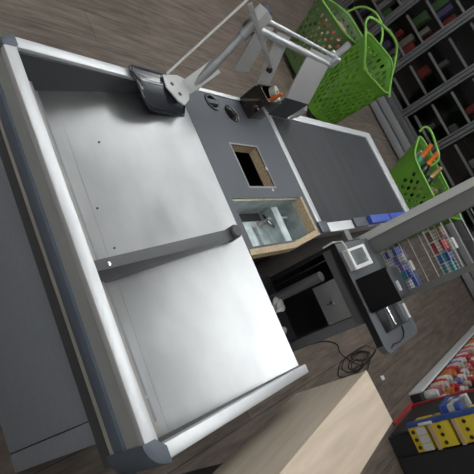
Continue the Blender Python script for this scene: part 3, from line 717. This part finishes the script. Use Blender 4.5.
# goods behind the glass
names = {'red':'red','white':'white','grey':'grey','brown':'brown','green':'green','purple':'purple','cream':'cream','yellow':'yellow','blue':'blue'}
rg = random.Random(11)
ordn = ['lowest','second','third','fourth']
for di in range(3, 11):
    b_, a_ = mull[di], mull[di+1]
    door_word = {3:'first visible door past the grey post',4:'second door past the grey post',5:'door between the bright basket and the bottle basket',6:'door behind the handle of the tall basket',7:'next door beyond the tall basket',8:'second door beyond the tall basket',9:'third door beyond the tall basket',10:'last door at the frame edge'}[di]
    for si, z in enumerate(shz[:4]):
        x = a_+.08 + rg.uniform(0, .05)
        cols = ['grey','cream','white','grey','red','cream','green','purple'] if di >= 6 else ['grey','brown','green','red']
        while x < b_-.12:
            w_ = rg.uniform(.05,.10); h = rg.uniform(.10,.19) if di >= 6 else rg.uniform(.08,.15)
            if di >= 6 or rg.random() < .28:
                cn = rg.choice(cols); yy = fy + rg.uniform(.12,.2)
                if di < 6: yy += .12
                v = MB(); v.box(x, x+w_, yy, yy+.09, z-.003, z+h, .006)
                o = v.obj('carton', 'pack_'+cn, loc=(x+w_/2, yy+.045, z-.004))
                tag(o, f'{cn} pack on the {ordn[si]} refrigerated shelf, {door_word}', 'pack', f'{cn} packs on the {ordn[si]} shelf, {door_word}')
            x += w_ + rg.uniform(.012,.06)

# ------------------------------------------------------------------ goods rack near the wood-grain unit
rk = root('goods_rack', (1.0,2.85,0), 'black goods rack with red and blue edges holding yellow cartons', 'rack')
v = MB(); v.box(.775,.787,2.62,3.09,.03,1.3); v.box(.775,1.5,3.08,3.095,.03,1.3); v.obj('side_panel', 'shelf_black', rk)
v = MB(); v.box(.764,.790,3.077,3.103,0,1.3,.003); v.obj('upright', 'rack_red', rk)
v = MB(); v.box(.750,.768,2.74,3.09,0,.016,.003); v.obj('base_edge', 'rack_red', rk)
v = MB(); v.box(.735,.758,2.59,2.63,.150,1.3,.003); v.obj('upright', 'rack_blue', rk)
v = MB(); v.box(.742,.757,2.588,2.591,.22,.30,.001); v.obj('tag', 'paper_white', rk)
v = MB(); v.box(.790,1.5,2.62,3.08,.0,.150,.002); v.obj('base_shelf', 'shelf_black', rk)
for z in (.264,.399,.54):
    v = MB(); v.box(.79,1.5,2.63,3.08,z-.012,z); v.obj('shelf', 'shelf_black', rk)
v = MB(); v.box(.905,1.5,2.60,2.615,.02,1.3); v.obj('front_panel', 'shelf_black', rk)
v = MB(); v.box(.70,.775,2.645,2.83,.345,.352,.001); v.box(.70,.703,2.645,2.83,.352,.372); v.obj('side_shelf', 'rack_blue', rk)
def ycarton(z0, h, label, lower):
    o = root('carton', (.83,2.68,z0), label, 'carton')
    x0, x1, y0, y1 = .760, .892, 2.592, 2.76
    MB().box(x0,x1,y0+.003,y1,z0,z0+h,.002).obj('carton_body', 'carton_yellow', o)
    if lower:
        v = MB()
        for k in range(3): v.box(x0+.008+.043*k,x0+.045+.043*k,y0+.001,y0+.004,z0+h*.42,z0+h*.97)
        v.obj('white_panel', 'carton_white', o)
    else:
        MB().box(x0-.001,x1+.004,y0-.002,y1,z0,z0+.024,.001).obj('tray_edge', 'carton_tan', o)
    for k in range(3):
        v = MB(); v.lathe([(0,0),(.011,0),(.011,.0015),(0,.0015)], (x0+.024+.042*k, y0+.003, z0+h*(.22 if lower else .5)), 14, frame_of((0,0,0),(0,-1,0))); v.obj('dark_spot', 'ink_dark', o)
ycarton(.1505, .098, 'yellow carton with white panels, lowest in the goods rack', True)
ycarton(.2645, .118, 'yellow carton in a tan tray, second up in the goods rack', False)
ycarton(.3995, .120, 'yellow carton in a tan tray, third up in the goods rack', False)
for k, (y0, c_, bnd, h) in enumerate([(2.655,'blue','white',.10),(2.712,'grey','white',.12),(2.77,'white','blue',.11)]):
    pack('box', .708, .768, y0, y0+.045, .3525, h, 'pack_'+c_, ['blue box with white band on the side shelf of the goods rack','grey box on the side shelf of the goods rack','white box with blue band on the side shelf of the goods rack'][k], 'box', band='pack_'+bnd)

# ------------------------------------------------------------------ low aisle shelf
al = root('aisle_shelf', (.95,4.2,0), 'low grey aisle shelf with colourful goods beyond the goods rack', 'shelf')
v = MB(); v.box(.70,.715,3.12,5.45,.0,.095,.003); v.obj('front_strip', 'price_rail', al)
v = MB(); v.box(.715,1.25,3.12,5.45,.0,.07,.002); v.obj('shelf_deck', 'shelf_black', al)
v = MB(); v.box(1.25,1.28,3.12,5.45,0,1.5); v.obj('back_panel', 'shelf_black', al)
v = MB(); v.box(.86,1.25,3.14,5.45,.36,.375); v.obj('upper_shelf', 'shelf_black', al)
v = MB(); v.box(.852,.862,3.14,5.45,.345,.385); v.obj('shelf_edge', 'rack_red', al)
cols = ['white','orange','white','red','cream','pink','orange','red','white','purple','cream','red']
for r_i, x in enumerate((.760,.828,.898)):
    y = 3.20; k = 0
    while y < 5.0:
        cn = cols[(k*5 + r_i*3) % len(cols)]
        h = .085 + .03*((k*7+r_i) % 3)/2
        v = MB(); v.lathe([(0,0),(.028,0),(.031,.004),(.031,h*.75),(.027,h*.82),(.024,h*.83),(.024,h),(0,h)], (x,y,.0705), 12)
        row = ['front','middle','back'][r_i]
        o = v.obj('jar', 'pack_'+cn, loc=(x,y,.0705)); tag(o, f'{cn} jar in the {row} row on the low aisle shelf', 'jar', f'{cn} jars in the {row} row of the low aisle shelf')
        y += .075; k += 1
k = 0; y = 3.2
while y < 5.2:
    cn = ['pink','red','purple','white','grey'][k % 5]
    v = MB(); v.box(.875,.96,y,y+.085,.3755,.375+.12+.03*(k%2),.004); o = v.obj('box', 'pack_'+cn, loc=(.92,y+.04,.3755)); tag(o, f'{cn} box on the upper board of the low aisle shelf', 'box', f'{cn} boxes on the upper board of the low aisle shelf')
    y += .1; k += 1

# ------------------------------------------------------------------ world, camera, view
w = bpy.data.worlds.new('room_air'); S.world = w; w.use_nodes = True
w.node_tree.nodes['Background'].inputs[0].default_value = (.02,.02,.02,1)
cam = bpy.data.cameras.new('camera'); co = bpy.data.objects.new('camera', cam); COL.objects.link(co)
cam.sensor_width = 36; cam.sensor_height = 36; cam.lens = 478.53/474*36; cam.clip_start = .02
Rm = Matrix(((0.38999173,-0.89611266,0.21186918),(0.60232237,0.07421850,-0.79479518),(0.69650140,0.43757709,0.56869331))).to_4x4()
Rm.translation = Vector((0,0,1.464)); co.matrix_world = Rm
S.camera = co
S.view_settings.view_transform = 'Standard'; S.view_settings.look = 'None'; S.view_settings.gamma = 1; S.view_settings.use_curve_mapping = False
S.view_settings.exposure = 0.36
S.cycles.use_denoising = True
